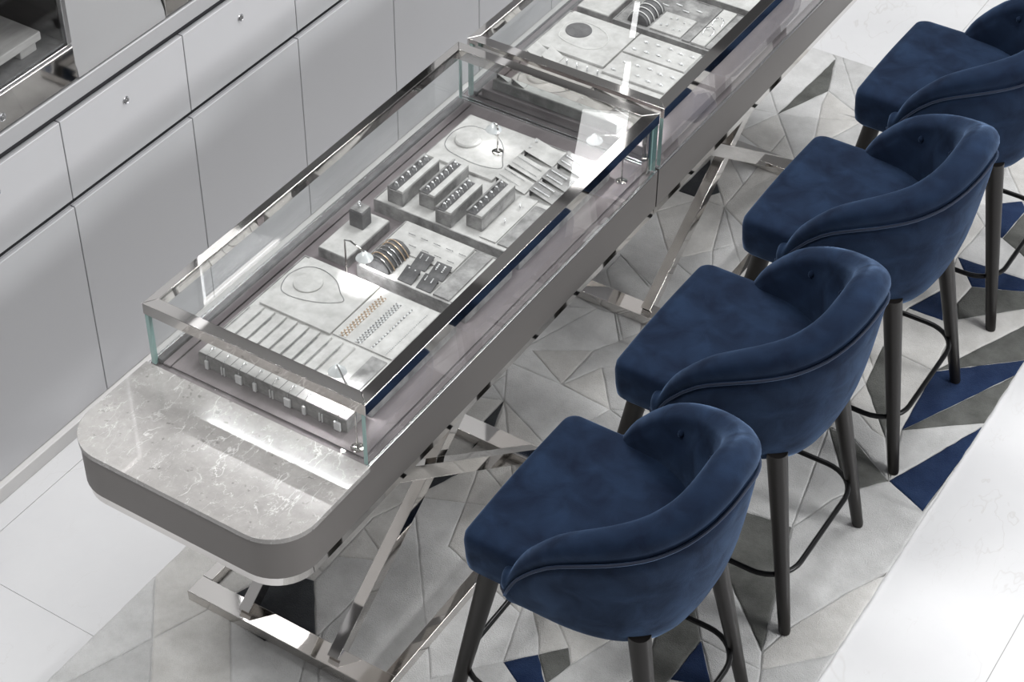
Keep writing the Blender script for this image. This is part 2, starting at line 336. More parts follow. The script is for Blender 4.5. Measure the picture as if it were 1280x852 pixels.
# ------------------------------------------------------------------ rug: carved patches, each its own panel
ORD = ['first', 'second', 'third', 'fourth', 'fifth', 'sixth', 'seventh', 'eighth', 'ninth', 'tenth']
RUGDATA = "l -0.154,1.37 0.204,1.207 0.477,1.311 0.459,1.438 -0.067,1.606;l -0.154,1.37 -0.067,1.606 -0.248,1.621 -0.447,1.62 -0.417,1.566 -0.359,1.464;l -0.154,1.37 -0.359,1.464 -0.1,1.118 -0.067,1.102 0.204,1.207;l -0.067,1.606 0.459,1.438 0.457,1.449 0.613,1.469 0.526,1.899 0.331,1.826;l -0.067,1.606 0.331,1.826 0.526,1.899 0.532,2.034 0.539,2.136 0.512,2.168 0.352,2.074 -0.185,1.758;l -0.067,1.606 -0.185,1.758 -0.248,1.621;l 0.771,1.789 0.708,1.71 0.663,1.631 0.645,1.561 0.613,1.469 0.747,1.014 0.777,1.142 0.849,1.328 0.91,1.45 0.915,1.461 0.915,1.965 0.904,1.729;b 0.771,1.789 0.904,1.729 0.915,1.965 0.915,2.155;l 0.771,1.789 0.915,2.155 0.915,2.172 0.716,2.006;l 0.771,1.789 0.716,2.006 0.693,2.305 0.559,2.321 0.69,1.948;l 0.771,1.789 0.69,1.948 0.64,1.96 0.532,2.034 0.526,1.899 0.613,1.892;g 0.771,1.789 0.613,1.892 0.526,1.899 0.631,1.754 0.708,1.71;l -0.284,0.728 -0.322,0.716 -0.41,0.673 -0.41,0.604 -0.41,0.568 -0.284,0.406 -0.283,0.431 -0.276,0.574;l -0.284,0.728 -0.276,0.574 -0.283,0.431 0.227,-0.347 0.513,0.801 0.47,0.935 0.396,0.855 0.339,0.701 0.317,0.609 0.253,0.572 0.183,0.611 0.134,0.558 0.053,0.458 0.003,0.525 -0.056,0.598 -0.18,0.753 -0.323,0.933 -0.363,0.979;l -0.284,0.728 -0.363,0.979 -0.378,0.928 -0.411,0.851 -0.411,0.802 -0.336,0.763;l -0.284,0.728 -0.336,0.763 -0.411,0.802 -0.41,0.673 -0.322,0.716;l -0.363,0.979 -0.323,0.933 -0.18,0.753 -0.056,0.598 0.003,0.525 0.053,0.458 0.134,0.558 0.183,0.611 0.131,0.778 -0.17,0.875 -0.221,1.043 -0.335,0.992;l -0.363,0.979 -0.335,0.992 -0.221,1.043 -0.275,1.203 -0.346,1.02;d -0.363,0.979 -0.346,1.02 -0.275,1.203 -0.379,1.123;l -0.363,0.979 -0.379,1.123 -0.275,1.203 -0.1,1.118 -0.359,1.464 -0.321,1.351 -0.327,1.237 -0.362,1.357 -0.359,1.464 -0.444,1.432 -0.5,1.15 -0.79,1.5 -0.79,0.75 -0.41,0.604 -0.41,0.673 -0.411,0.802 -0.411,0.851 -0.378,0.928;l 0.064,2.794 0.527,2.219 0.511,2.33 0.503,2.543 0.56,2.691 0.536,2.878 0.55,3.083 0.472,3.165;l 0.064,2.794 0.472,3.165 0.128,3.524 -0.048,3.432 -0.055,3.428 -0.141,3.175 -0.065,2.954;l 0.064,2.794 -0.065,2.954 -0.258,3.194 -0.255,3.05 -0.249,2.844 -0.245,2.693 -0.138,2.63 0.345,2.365 0.512,2.168 0.539,2.136 0.527,2.219;g 0.527,2.219 0.539,2.136 0.69,1.948 0.559,2.321 0.511,2.33;g -0.318,3.745 -0.339,3.294 -0.248,3.533;l -0.318,3.745 -0.248,3.533 -0.08,3.448 -0.302,3.771 -0.343,3.77;l -0.318,3.745 -0.343,3.77 -0.7,3.77 -0.339,3.294;g 0.716,2.006 0.915,2.172 0.915,2.427;b 0.716,2.006 0.915,2.427 0.915,2.513 0.693,2.305;g 0.613,1.469 0.457,1.449 0.459,1.438 0.477,1.311 0.484,1.26 0.747,1.014;l 0.613,1.469 0.645,1.561 0.663,1.631 0.708,1.71 0.631,1.754 0.526,1.899;l 0.2,-0.45 0.6,-0.45 0.845,0.776 0.786,0.921 0.772,0.959 0.701,0.959 0.591,0.963 0.688,0.842 0.584,0.8 0.57,0.747 0.513,0.801 0.227,-0.347;l 0.2,-0.45 0.227,-0.347 -0.283,0.431 -0.284,0.406 -0.291,0.401 0.025,-0.345 0.108,-0.45;l 0.6,-0.45 0.915,-0.45 0.915,0.602 0.845,0.776;l -0.523,0.342 -0.266,0.02 0.025,-0.345 -0.291,0.401 -0.395,0.324;d -0.523,0.342 -0.395,0.324 -0.291,0.401 -0.284,0.406 -0.41,0.568 -0.51,0.551 -0.548,0.456 -0.584,0.348;l -0.523,0.342 -0.584,0.348 -0.592,0.323 -0.65,0.168 -0.338,-0.235 -0.266,0.02;l -0.266,0.02 -0.338,-0.235 -0.4,-0.45 0.108,-0.45 0.025,-0.345;l -0.444,1.432 -0.359,1.464 -0.429,1.507;l -0.444,1.432 -0.429,1.507 -0.417,1.566 -0.447,1.62 -0.457,1.639 -0.58,1.856 -0.764,2.183 -0.79,2.2 -0.79,1.5 -0.5,1.15;g 0.637,3.246 0.625,3.053 0.704,3.012 0.897,2.881 0.915,2.89 0.915,2.935;l 0.637,3.246 0.915,2.935 0.915,3.5 0.657,3.323;l 0.637,3.246 0.657,3.323 0.62,3.3 0.606,3.288;b 0.637,3.246 0.606,3.288 0.526,3.214 0.55,3.083 0.625,3.053;l 0.532,2.034 0.64,1.96 0.69,1.948 0.539,2.136;l -0.412,2.271 -0.412,2.176 -0.194,1.904 -0.166,1.964 -0.24,2.169;l -0.412,2.271 -0.24,2.169 -0.246,2.186;l -0.412,2.271 -0.246,2.186 -0.24,2.169 -0.166,1.964 -0.194,1.904 -0.2,1.893 -0.204,1.884 -0.246,1.812 -0.248,1.621 -0.185,1.758 0.352,2.074 0.205,2.139 -0.072,2.264 -0.276,2.355 -0.427,2.541 -0.45,2.5 -0.79,2.9 -0.79,2.2 -0.764,2.183 -0.573,2.053 -0.341,1.992 -0.28,2.001 -0.2,1.893 -0.194,1.904 -0.412,2.176;l 0.536,2.878 0.56,2.691 0.624,2.546 0.627,2.652 0.636,2.757;b 0.536,2.878 0.636,2.757 0.789,2.827 0.897,2.881 0.766,2.888;l 0.536,2.878 0.766,2.888 0.897,2.881 0.704,3.012 0.625,3.053 0.55,3.083;l 0.131,0.778 0.183,0.611 0.248,0.684 0.215,0.738 0.106,0.859;l 0.131,0.778 0.106,0.859 -0.064,1.047 -0.103,1.089 -0.221,1.043 -0.17,0.875;l 0.106,0.859 0.215,0.738 0.248,0.684 0.304,0.748 -0.064,1.047;l 0.55,3.77 0.62,3.3 0.657,3.323 0.915,3.5 0.915,3.77;l 0.55,3.77 0.297,3.77 0.369,3.649 0.481,3.459 0.606,3.288 0.62,3.3;l -0.51,0.551 -0.41,0.568 -0.41,0.604 -0.79,0.75 -0.791,0.344 -0.65,0.168 -0.592,0.323 -0.584,0.348 -0.548,0.456;l -0.457,1.639 -0.447,1.62 -0.248,1.621 -0.409,1.706 -0.246,1.812 -0.204,1.884 -0.2,1.893 -0.28,2.001 -0.341,1.992;l -0.457,1.639 -0.341,1.992 -0.419,1.948 -0.58,1.856;l -0.58,1.856 -0.419,1.948 -0.573,2.053 -0.764,2.183;l -0.248,3.533 -0.339,3.294 -0.22,3.342 -0.201,3.352 -0.231,3.439;l -0.248,3.533 -0.231,3.439 -0.201,3.352 -0.055,3.428 -0.048,3.432 -0.08,3.448;l 0.128,3.524 0.472,3.165 0.526,3.214 0.481,3.459 0.369,3.649;l 0.128,3.524 0.369,3.649 0.297,3.77 -0.302,3.771 -0.08,3.448 -0.048,3.432;l 0.472,3.165 0.55,3.083 0.526,3.214;g 0.915,2.89 0.897,2.881 0.789,2.827 0.636,2.757 0.627,2.652 0.661,2.579 0.821,2.743 0.915,2.83;d -0.416,2.914 -0.421,2.687 -0.336,2.69 -0.295,2.758;l -0.416,2.914 -0.295,2.758 -0.245,2.693 -0.249,2.844 -0.438,3.039 -0.629,3.235 -0.79,3.4 -0.79,2.9 -0.45,2.5 -0.427,2.541 -0.424,2.547 -0.336,2.69 -0.421,2.687;d -0.359,1.464 -0.362,1.357 -0.327,1.237 -0.321,1.351;l -0.359,1.464 -0.417,1.566 -0.429,1.507;l -0.221,1.043 -0.103,1.089 -0.067,1.102 -0.1,1.118 -0.275,1.203;b 0.584,0.8 0.688,0.842 0.591,0.963;g 0.584,0.8 0.591,0.963 0.516,1.065 0.47,0.935 0.513,0.801 0.57,0.747;l 0.481,3.459 0.526,3.214 0.606,3.288;l -0.201,3.352 -0.22,3.342 -0.339,3.294 -0.258,3.194 -0.065,2.954 -0.141,3.175;l -0.201,3.352 -0.141,3.175 -0.055,3.428;b 0.183,0.611 0.253,0.572 0.317,0.609 0.248,0.684;g 0.248,0.684 0.317,0.609 0.339,0.701 0.304,0.748;l -0.245,2.693 -0.336,2.69 -0.424,2.547 -0.427,2.541 -0.276,2.355 -0.232,2.375 -0.167,2.461;l -0.245,2.693 -0.167,2.461 -0.12,2.528;l -0.245,2.693 -0.12,2.528 0.205,2.139 0.352,2.074 0.512,2.168 0.345,2.365 -0.138,2.63;l -0.245,2.693 -0.295,2.758 -0.336,2.69;l -0.12,2.528 -0.167,2.461 -0.072,2.264 0.205,2.139;l -0.629,3.235 -0.438,3.039 -0.408,3.116 -0.339,3.294;l -0.629,3.235 -0.339,3.294 -0.7,3.77 -0.79,3.77 -0.79,3.4;l -0.438,3.039 -0.249,2.844 -0.255,3.05 -0.408,3.116;l 0.591,0.963 0.701,0.959 0.772,0.959 0.747,1.014 0.484,1.26 0.516,1.065;l -0.341,1.992 -0.573,2.053 -0.419,1.948;l 0.747,1.014 0.772,0.959 0.9,1.097 0.915,1.12 0.915,1.461 0.91,1.45 0.849,1.328 0.777,1.142;l 0.772,0.959 0.786,0.921 0.845,0.776 0.915,0.602 0.915,1.12 0.9,1.097;l -0.167,2.461 -0.232,2.375 -0.276,2.355 -0.072,2.264;l 0.503,2.543 0.511,2.33 0.559,2.321 0.693,2.305 0.661,2.579 0.624,2.546;b 0.503,2.543 0.624,2.546 0.56,2.691;l 0.624,2.546 0.661,2.579 0.627,2.652;l -0.103,1.089 -0.064,1.047 0.304,0.748 0.339,0.701 0.396,0.855 0.47,0.935 0.516,1.065 0.484,1.26 0.477,1.311 0.204,1.207 -0.067,1.102;g 0.915,2.513 0.915,2.809 0.851,2.666 0.693,2.305;l 0.915,2.809 0.915,2.83 0.821,2.743 0.661,2.579 0.693,2.305 0.851,2.666;l -0.258,3.194 -0.339,3.294 -0.408,3.116 -0.255,3.05;l -0.4,-0.45 -0.338,-0.235 -0.65,0.168 -0.791,-0.195 -0.79,-0.45;l -0.248,1.621 -0.246,1.812 -0.409,1.706;l -0.65,0.168 -0.791,0.344 -0.791,-0.195"
rug = thing('rug', 'hand carved grey rug of angular facets with navy and charcoal shards under table and stools', 'rug', (.06, 1.66, 0))
rng = random.Random(3)
obj('backing', MB().box(-.787, .912, -.447, 3.767, .0, .0165), RUG['l'][2], rug)
for face in RUGDATA.split(';'):
    tk = face.split(); key = tk[0]; P = [Vector(tuple(map(float, a.split(',')))) for a in tk[1:]]
    Q = []
    for i in range(len(P)):
        a, b = P[i], P[(i+1) % len(P)]; n = max(1, int((b-a).length/.03))
        nor = Vector((-(b-a).y, (b-a).x)).normalized() if (b-a).length > 0 else Vector((0, 0))
        for k in range(n):
            q = a.lerp(b, k/n)
            if 0 < k: q = q + nor*rng.uniform(-.0014, .0014)
            Q.append(q)
    Q = [q for i, q in enumerate(Q) if (q - Q[i-1]).length > .003]
    n = len(Q)
    if n < 3: continue
    def pseg(q, a, c):
        e = c-a; t = max(0, min(1, (q-a).dot(e)/e.length_squared)); return (q - a - e*t).length
    clear = [min([pseg(Q[i], Q[k], Q[(k+1) % n]) for k in range(n) if k not in (i, (i-1) % n, (i-2) % n, (i+1) % n)] or [.01]) for i in range(n)]
    if max(clear) < .006: continue
    def inset(d):
        R = []
        for i in range(n):
            e0 = (Q[i]-Q[i-1]).normalized(); e1 = (Q[(i+1) % n]-Q[i]).normalized()
            n0 = Vector((-e0.y, e0.x)); n1 = Vector((-e1.y, e1.x)); m = (n0+n1)
            if m.length < .2: m = (e0-e1)*.5
            m.normalize(); R.append(Q[i] + m*min(d/max(.5, m.dot(n1)), clear[i]*.3))
        return R
    rings = [[(p.x, p.y, z) for p in inset(d)] for d, z in ((.0008, .016), (.0016, .0178), (.004, .0196), (.008, .0203))]
    b = MB(); b.loft(rings, cap0=False, cap1=False)
    k0 = len(b.v) - n
    b.f += [tuple(k0 + i for i in tri) for tri in tessellate_polygon([[Vector(v) for v in rings[-1]]])]; b.mi += [0]*(len(b.f)-len(b.mi))
    o = obj('carved_panel', b, rng.choice(RUG[key]), rug, smooth=180)
    if key != 'l': o['label'] = {'b': 'navy blue facet', 'd': 'charcoal facet', 'g': 'stone grey facet'}[key]

# ------------------------------------------------------------------ display counters
def rounded(x0, x1, y0, y1, r, far=False):
    """outline with the two front (or far) corners rounded"""
    p = []
    def arc(cx, cy, a0): return [(cx + r*math.cos(a0+PI/2*k/10), cy + r*math.sin(a0+PI/2*k/10)) for k in range(11)]
    if not far: p = arc(x0+r, y0+r, PI) + arc(x1-r, y0+r, 1.5*PI) + [(x1, y1), (x0, y1)]
    else: p = [(x0, y0), (x1, y0)] + arc(x1-r, y1-r, 0) + arc(x0+r, y1-r, .5*PI)
    return p
XL, XR = -.667, 0.0
def counter(ya, yb, far, label):
    """ya..yb the module; the rounded stone end is at ya (or at yb when far)"""
    t = thing('display_counter', label, 'counter', ((XL+XR)/2, (ya+yb)/2, .02))
    ins = lambda d: rounded(XL+d, XR-d, ya+(d if not far else .002), yb-(d if far else .002), .115-d, far)
    def grow(d):
        return ins(d)
    b = MB(); b.prism(grow(.003), .767, .884); obj('body', b, M['body'], t, smooth=40)
    b = MB(); b.prism(grow(.009), .737, .767); obj('plinth_band', b, M['chrome'], t, smooth=40)
    sy0, sy1 = (ya, ya+.32) if not far else (yb-.32, yb)
    b = MB(); b.prism(rounded(XL, XR, sy0, sy1, .115, far), .8845, .9); obj('stone_top', b, M['marble'], t, smooth=40, bevel=.001)
    cy0, cy1 = (sy1, yb-.002) if not far else (ya+.002, sy0)
    obj('upper_body', MB().box(XL+.003, XR-.003, cy0+.001, cy1, .884, .893), M['body'], t)
    for x in (XL+.003, XR-.011):
        obj('edge_trim', MB().box(x, x+.008, cy0+.001, cy1, .893, .8975), M['steel'], t, bevel=.001)
    for e in (ya+.0015, yb-.0075):
        if (e < ya+.01) == far: obj('edge_trim', MB().box(XL+.012, XR-.012, e, e+.006, .893, .9), M['steel'], t, bevel=.001)
    obj('suede_bed', MB().box(XL+.012, XR-.012, cy0+.001, cy1, .893, .8965), M['suede_floor'], t)
    # chrome floor frame and crossed braces
    f0, f1 = (ya+.326, ya+1.32) if not far else (yb-1.37, yb-.35)
    X0, X1 = -.657, -.010
    for a in (f0, f1-.066): obj('floor_bar', MB().box(X0, X1, a, a+.066, .0205, .055), M['chrome'], t, bevel=.0015)
    for a in (X0, X1-.032): obj('floor_bar', MB().box(a, a+.032, f0+.066, f1-.066, .0205, .055), M['chrome'], t, bevel=.0015)
    for xa, xb in ((-.475, -.49), (-.18, -.165)):
        obj('brace', MB().bar((xa, f0+.03, .054), (xa, f1-.03, .738), .034, .042), M['chrome'], t, bevel=.0012)
        obj('brace', MB().bar((xa-.0345 if xa < -.3 else xa+.0345, f1-.03, .054), (xa-.0345 if xa < -.3 else xa+.0345, f0+.03, .738), .034, .042), M['chrome'], t, bevel=.0012)
    return t
counter(0, 1.684, False, 'grey counter module with rounded marble end on crossed chrome legs, nearest the camera')
counter(1.6865, 3.372, True, 'rear grey counter module joined behind the first, running out at the top edge')

def display_case(y0, y1, label, xl=-.652, xr=-.004, zt=1.092):
    t = thing('glass_display_case', label, 'display case', ((xl+xr)/2, (y0+y1)/2, .9))
    rw = .035; zb = zt-.033
    def rail(p): obj('frame_rail', p, M['chrome'], t, bevel=.0012)
    A = [(xl, y0), (xr, y0), (xr, y1), (xl, y1)]; B = [(xl+.024, y0+rw), (xr-rw, y0+rw), (xr-rw, y1-rw), (xl+.024, y1-rw)]
    for i in range(4):                                      # mitred rails
        j = (i+1) % 4; q = [A[i], A[j], B[j], B[i]]
        rail(MB().hexa([(x, y, zb) for x, y in q] + [(x, y, zt) for x, y in q]))
    g = .011
    def pane(x0, x1, ya, yb, z0, z1, thin):
        b = MB().box(x0, x1, ya, yb, z0, z1); e = 1
        # large faces clear, narrow edges green
        for k, ax in enumerate((2, 2, 1, 0, 1, 0)): b.mi[k] = 0 if ax in (thin, 2) else 1
        obj('glass_pane', b, [M['glass'], M['edge']], t)
    zf = .9005
    pane(xl+.002+g, xr-.002-g, y0+.002, y0+.002+g, zf, zb, 1)
    pane(xl+.002+g, xr-.002-g, y1-.002-g, y1-.002, zf, zb, 1)
    pane(xr-.002-g, xr-.002, y0+.002, y1-.002, zf, zb, 0)
    pane(xl+.002, xl+.002+g, y0+.002, y1-.002, zf, zb, 0)
    b = MB().box(xl+.024, xr-rw, y0+rw, y1-rw, zt-.009, zt-.002)
    for k in (0, 1): b.mi[k] = 0
    obj('top_pane', b, [M['glass'], M['edge']], t)
    obj('corner_post', MB().box(xr-.03, xr-.012, y1-.03, y1-.012, zf, zb), M['chrome'], t)
    # suede lined border rails and raised floor
    obj('border_rail', MB().box(xl+.012, xl+.026, y0+.012, y1-.012, .9005, .914), M['suede_dark'], t, bevel=.002)
    obj('border_rail', MB().box(xl+.028, xl+.05, y0+.012, y1-.012, .9005, .907), M['suede_floor'], t, bevel=.002)
    return t
c1 = display_case(.3195, 1.6715, 'front glass jewellery case with polished chrome frame on the nearest counter')
c2 = display_case(1.6975, 3.05, 'rear glass jewellery case with chrome frame, beyond the front one', xl=-.64)
obj('suede_platform', MB().box(-.6, -.03, .335, 1.66, .9005, .9035), M['suede_floor'], c1, bevel=.001)
obj('suede_platform', MB().box(-.6, -.028, 1.71, 3.03, .9005, .933), M['suede_floor'], c2, bevel=.003)

# ------------------------------------------------------------------ jewellery display blocks
def block(name, label, cat, x0, x1, y0, y1, z0, z1, m, group=None, bevel=.002, lip=0, top=None):
    """suede tray: walls with a slightly recessed top pad"""
    t = thing(name, label, cat, ((x0+x1)/2, (y0+y1)/2, z0), group)
    if lip:
        b = MB(); b.box(x0, x1, y0, y1, z0, z1-.006)
        obj('tray_body', b, M['suede_mid'], t, bevel=.001)
        for q in ((x0, x1, y0, y0+lip), (x0, x1, y1-lip, y1), (x0, x0+lip, y0+lip, y1-lip), (x1-lip, x1, y0+lip, y1-lip)):
            obj('rim', MB().box(*q, z1-.006, z1), M['suede_mid'], t, bevel=.001)
        obj('top_pad', MB().box(x0+lip, x1-lip, y0+lip, y1-lip, z1-.006, z1-.002), top or m, t, bevel=.001)
    else:
        obj('block_body', MB().box(x0, x1, y0, y1, z0, z1-.002), m, t, bevel=bevel)
        obj('top_pad', MB().box(x0+.002, x1-.002, y0+.002, y1-.002, z1-.002, z1), top or m, t, bevel=.001)
    return t
S = M['suede']; SM = M['suede_mid']; SD = M['suede_dark']
ZF = .9036
# -- front case
eb = block('earring_stand', 'long low suede block for hanging earrings, at the near end of the front case', 'stand', -.549, -.106, .378, .441, ZF, .945, SM, top=S)
for k in range(9):
    x = -.549 + .0492*(k+1)
    obj('groove', MB().box(x-.0007, x+.0007, .38, .44, .9448, .9454), SD, eb)
tr1 = block('display_tray', 'large square suede tray with a necklace, bracelets and nine grooved rows, front case', 'tray', -.556, -.09, .452, .815, ZF, .945, SM, lip=.004, top=S)
obj('necklace_board', MB().box(-.534, -.3175, .599, .811, .9432, .951), S, tr1, bevel=.0015)
obj('bracelet_board', MB().box(-.3155, -.137, .606, .811, .9432, .9475), S, tr1, bevel=.0012)
b = MB(); b.lathe([(.038, .951), (.0375, .955), (.034, .9565)], -.475, .722, 28); obj('neck_disc', b, S, tr1, smooth=40)
for k in range(9):
    x = -.545 + k*.0345
    obj('ridge', MB().hexa([(x, .456, .943), (x+.0325, .456, .943), (x+.0325, .592, .943), (x, .592, .943), (x+.001, .456, .9445), (x+.0325, .456, .9505), (x+.0325, .592, .9505), (x+.001, .592, .9445)]), S, tr1, bevel=.0008)
obj('pad', MB().box(-.185, -.141, .468, .592, .9432, .9475), SM, tr1, bevel=.001)
mid = block('display_block', 'small suede platform carrying one tall ring block, left of the bangle tray', 'stand', -.556, -.463, .869, 1.06, ZF, .935, SM, top=S)
rb = thing('ring_block', 'tall dark suede cube with a ring on top, front case', 'stand', (-.519, 1.005, .935))
obj('post', MB().box(-.54, -.4975, .986, 1.026, .935, .986), SD, rb, bevel=.0015)
obj('top_pad', MB().box(-.538, -.4995, .988, 1.024, .986, .99), SM, rb, bevel=.001)
tr2 = block('display_tray', 'suede tray holding the dark bangle roll and earring cards, middle of the front case', 'tray', -.421, -.09, .853, 1.072, ZF, .945, SM, lip=.004, top=S)
obj('slope_board', MB().hexa([(-.41, .958, .9433), (-.2, .958, .9433), (-.2, 1.064, .9433), (-.41, 1.064, .9433), (-.41, .958, .947), (-.2, .958, .947), (-.2, 1.064, .954), (-.41, 1.064, .954)]), S, tr2, bevel=.001)
obj('side_board', MB().box(-.193, -.145, .862, 1.064, .9433, .949), SM, tr2, bevel=.001)
obj('side_board', MB().box(-.141, -.098, .862, 1.064, .9433, .947), S, tr2, bevel=.001)
tr3 = block('display_tray', 'largest suede tray with four ring bars, earring cards and necklace pad, front case', 'tray', -.546, -.09, 1.102, 1.566, ZF, .945, SM, lip=.004, top=S)
obj('necklace_board', MB().box(-.538, -.322, 1.335, 1.56, .9433, .952), S, tr3, bevel=.0015)
b = MB(); b.lathe([(.037, .952), (.0365, .958), (.033, .9615)], -.475, 1.45, 28); obj('neck_disc', b, S, tr3, smooth=40)
obj('side_strip', MB().box(-.223, -.173, 1.12, 1.33, .9433, .9475), S, tr3, bevel=.001)
obj('side_strip', MB().box(-.168, -.1, 1.12, 1.31, .9433, .9475), SM, tr3, bevel=.001)

def ring_bar(x, y0, y1, label, back=None):
    t = thing('ring_bar', label, 'ring stand', (x, (y0+y1)/2, .9435), 'ring bars')
    obj('bar_body', MB().box(x-.0245, x+.0245, y0, y1, .9435, .986), SM, t, bevel=.0012)
    obj('lip', MB().box(x-.0245, x-.0185, y0, y1, .986, .995), SM, t, bevel=.001)
    obj('lip', MB().hexa([(x+.002, y0, .986), (x+.0245, y0, .986), (x+.0245, y1, .986), (x+.002, y1, .986), (x+.009, y0, .9945), (x+.0245, y0, .993), (x+.0245, y1, .993), (x+.009, y1, .9945)]), S, t, bevel=.001)
    obj('slot', MB().box(x-.0185, x+.004, y0+.004, y1-.004, .986, .9885), SD, t)
    return t
bars = [(-.485, 1.116, 1.29), (-.4055, 1.147, 1.312), (-.3285, 1.110, 1.262), (-.253, 1.141, 1.305)]
for (x, a, b), nm in zip(bars, ('leftmost', 'second from left', 'third from left', 'rightmost')):
    ring_bar(x, a, b, 'suede ring bar, %s of the four, on the large tray' % nm)

# ------------------------------------------------------------------ jewellery
def ringpiece(c, R, r, axis, gem=True, label='', group='', metal='silver', name='ring', up=None):
    """finger ring: band torus with a set stone"""
    t = thing(name, label, 'ring', c, group); b = MB(); c = Vector(c); ax = Vector(axis).normalized(); u = Vector((0, 0, 1)); u = (u - ax*u.dot(ax)).normalized(); v = ax.cross(u)
    b.tube([c + u*R + (u*math.cos(2*PI*i/14) + v*math.sin(2*PI*i/14))*R for i in range(14)], r, 5, True)
    obj('band', b, M[metal], t, smooth=180)
    if gem:
        g = MB(); top = c + u*(2*R)
        g.octa(tuple(top), .0042, .0038)
        for s in (-1, 1):
            q = top + v*s*.004 - u*.001; g.octa(tuple(q), .0018)
        obj('stone', g, M['gem'], t)
    return t
def beads(path, r, jitter=0, step=None, wide=0, rnd=random.Random(1)):
    b = MB(); P = [Vector(p) for p in path]; step = step or r*1.8; acc = 0; 
    for a, c in zip(P, P[1:]):
        L = (c-a).length; k = acc
        side = Vector((-(c-a).y, (c-a).x, 0)).normalized()
        while k < L:
            q = a.lerp(c, k/L)
            if wide:
                for w_ in (-wide, 0, wide): b.octa(tuple(q + side*w_ + Vector((0, 0, rnd.uniform(0, r*.4)))), r*rnd.uniform(.8, 1.15))
            else: b.octa(tuple(q), r*(1+rnd.uniform(-jitter, jitter)))
            k += step
        acc = k - L
    return b
def smoothloop(pts, n=6):
    out = []; m = len(pts)
    for i in range(m):
        p0, p1, p2, p3 = [Vector(pts[(i+k-1) % m]) for k in range(4)]
        for k in range(n):
            t = k/n
            out.append(.5*((2*p1) + (p2-p0)*t + (2*p0-5*p1+4*p2-p3)*t*t + (3*p1-p0-3*p2+p3)*t**3))
    return out + [out[0]]
# ring on the tall cube
ringpiece((-.519, 1.006, .990), .009, .0018, (1, .3, 0), label='ring with a wide diamond setting on the tall dark cube', group=None)
# rings in the four bars
for k, ((x, a, b), nm) in enumerate(zip(bars, ('leftmost', 'second', 'third', 'rightmost'))):
    n = (6, 7, 7, 6)[k]
    for i in range(n):
        y = a + .018 + (b-a-.036)*i/(n-1)
        ringpiece((x-.007, y, .985), .0085, .0017, (.25, 1, 0), label='%s diamond ring from the near end of the %s ring bar' % (ORD[i], nm), group='rings in the %s ring bar' % nm)
# necklaces
z = .9525
o = obj('necklace', beads(smoothloop([(-.522, .672, z), (-.536, .72, z), (-.52, .768, z), (-.479, .784, z), (-.424, .769, z), (-.385, .735, z), (-.360, .712, z), (-.397, .682, z), (-.451, .662, z), (-.496, .658, z)]), .0017), M['silver'])
tag(o, 'fine diamond necklace looped on the square board of the nearest tray', 'necklace')
z = .9535
o = obj('necklace', beads(smoothloop([(-.524, 1.412, z), (-.53, 1.47, z), (-.5, 1.515, z), (-.43, 1.515, z), (-.38, 1.48, z), (-.35, 1.43, z), (-.33, 1.39, z), (-.39, 1.37, z), (-.46, 1.375, z), (-.5, 1.385, z)]), .0016), M['silver'])
tag(o, 'fine necklace around the pale disc at the back left of the front case', 'necklace')
# four bracelets on the nearest tray
def link_bracelet(x, r, rows_, m_, pitch, label, seed):
    rnd = random.Random(seed); L = MB(); G = MB(); n = int(.178/pitch)
    for k in range(n):
        y = .612 + pitch*k
        for q in range(rows_):
            xx = x + .002*k/n + (q-(rows_-1)/2)*r*2.1; B_ = L if (k+q) % 2 else G
            B_.octa((xx + rnd.uniform(-.0004, .0004), y + rnd.uniform(-.0006, .0006), .9495), r*rnd.uniform(.85, 1.15), r*1.1)
    t = thing('bracelet', label, 'bracelet', (x, .7, .948)); obj('links', L, M[m_], t); obj('stones', G, M['gem'], t)
link_bracelet(-.288, .0034, 3, 'gold', .0058, 'wide rose gold and diamond bracelet, leftmost on the nearest tray', 4)
link_bracelet(-.2415, .0032, 3, 'silver', .0054, 'wide three row diamond bracelet beside the rose gold one', 5)
link_bracelet(-.2015, .0034, 1, 'silver', .0058, 'single row diamond bracelet with varied links, third from the left on nearest tray', 6)
link_bracelet(-.1595, .0016, 1, 'silver', .0030, 'thinnest chain bracelet, rightmost on the nearest tray', 7)
# bracelets lying in the grooved rows
for k in range(9):
    x = -.5445 + .0345*k + .0005
    o = obj('bracelet', beads([(x, .46 + .004*(k % 3), .9478), (x, .575, .9478)], .0019 + .0007*(k % 4 == 2), .3), M['silver'])
    tag(o, 'thin tennis bracelet in the %s groove from the left, nearest tray' % ORD[k], 'bracelet', 'tennis bracelets in the nine grooves')
# hanging earrings on the near stand
for k in range(9):
    x = -.52 + .0492*k*.99
    t = thing('drop_earring', '%s drop earring from the left, hanging over the near edge of the long block' % ORD[k], 'earring', (x, .376, .92), 'hanging earrings on the near stand')
    obj('hook', MB().tube([(x, .41, .9462), (x, .40, .9535), (x, .388, .9485), (x, .3755, .944), (x, .3752, .933)], .0009, 5), M['silver'], t, smooth=180)
    b = MB(); ww = .006 + .003*(k % 3)
    if k % 3 == 1:
        for s in (-1, 1): b.box(x+s*.004-.0014, x+s*.004+.0014, .3725, .3755, .908, .933)
    else: b.box(x-ww*.75, x+ww*.75, .3705, .3755, .907, .932)
    b.box(x-.002, x+.002, .404, .409, .945, .948)
    obj('drop', b, M['gem'], t)
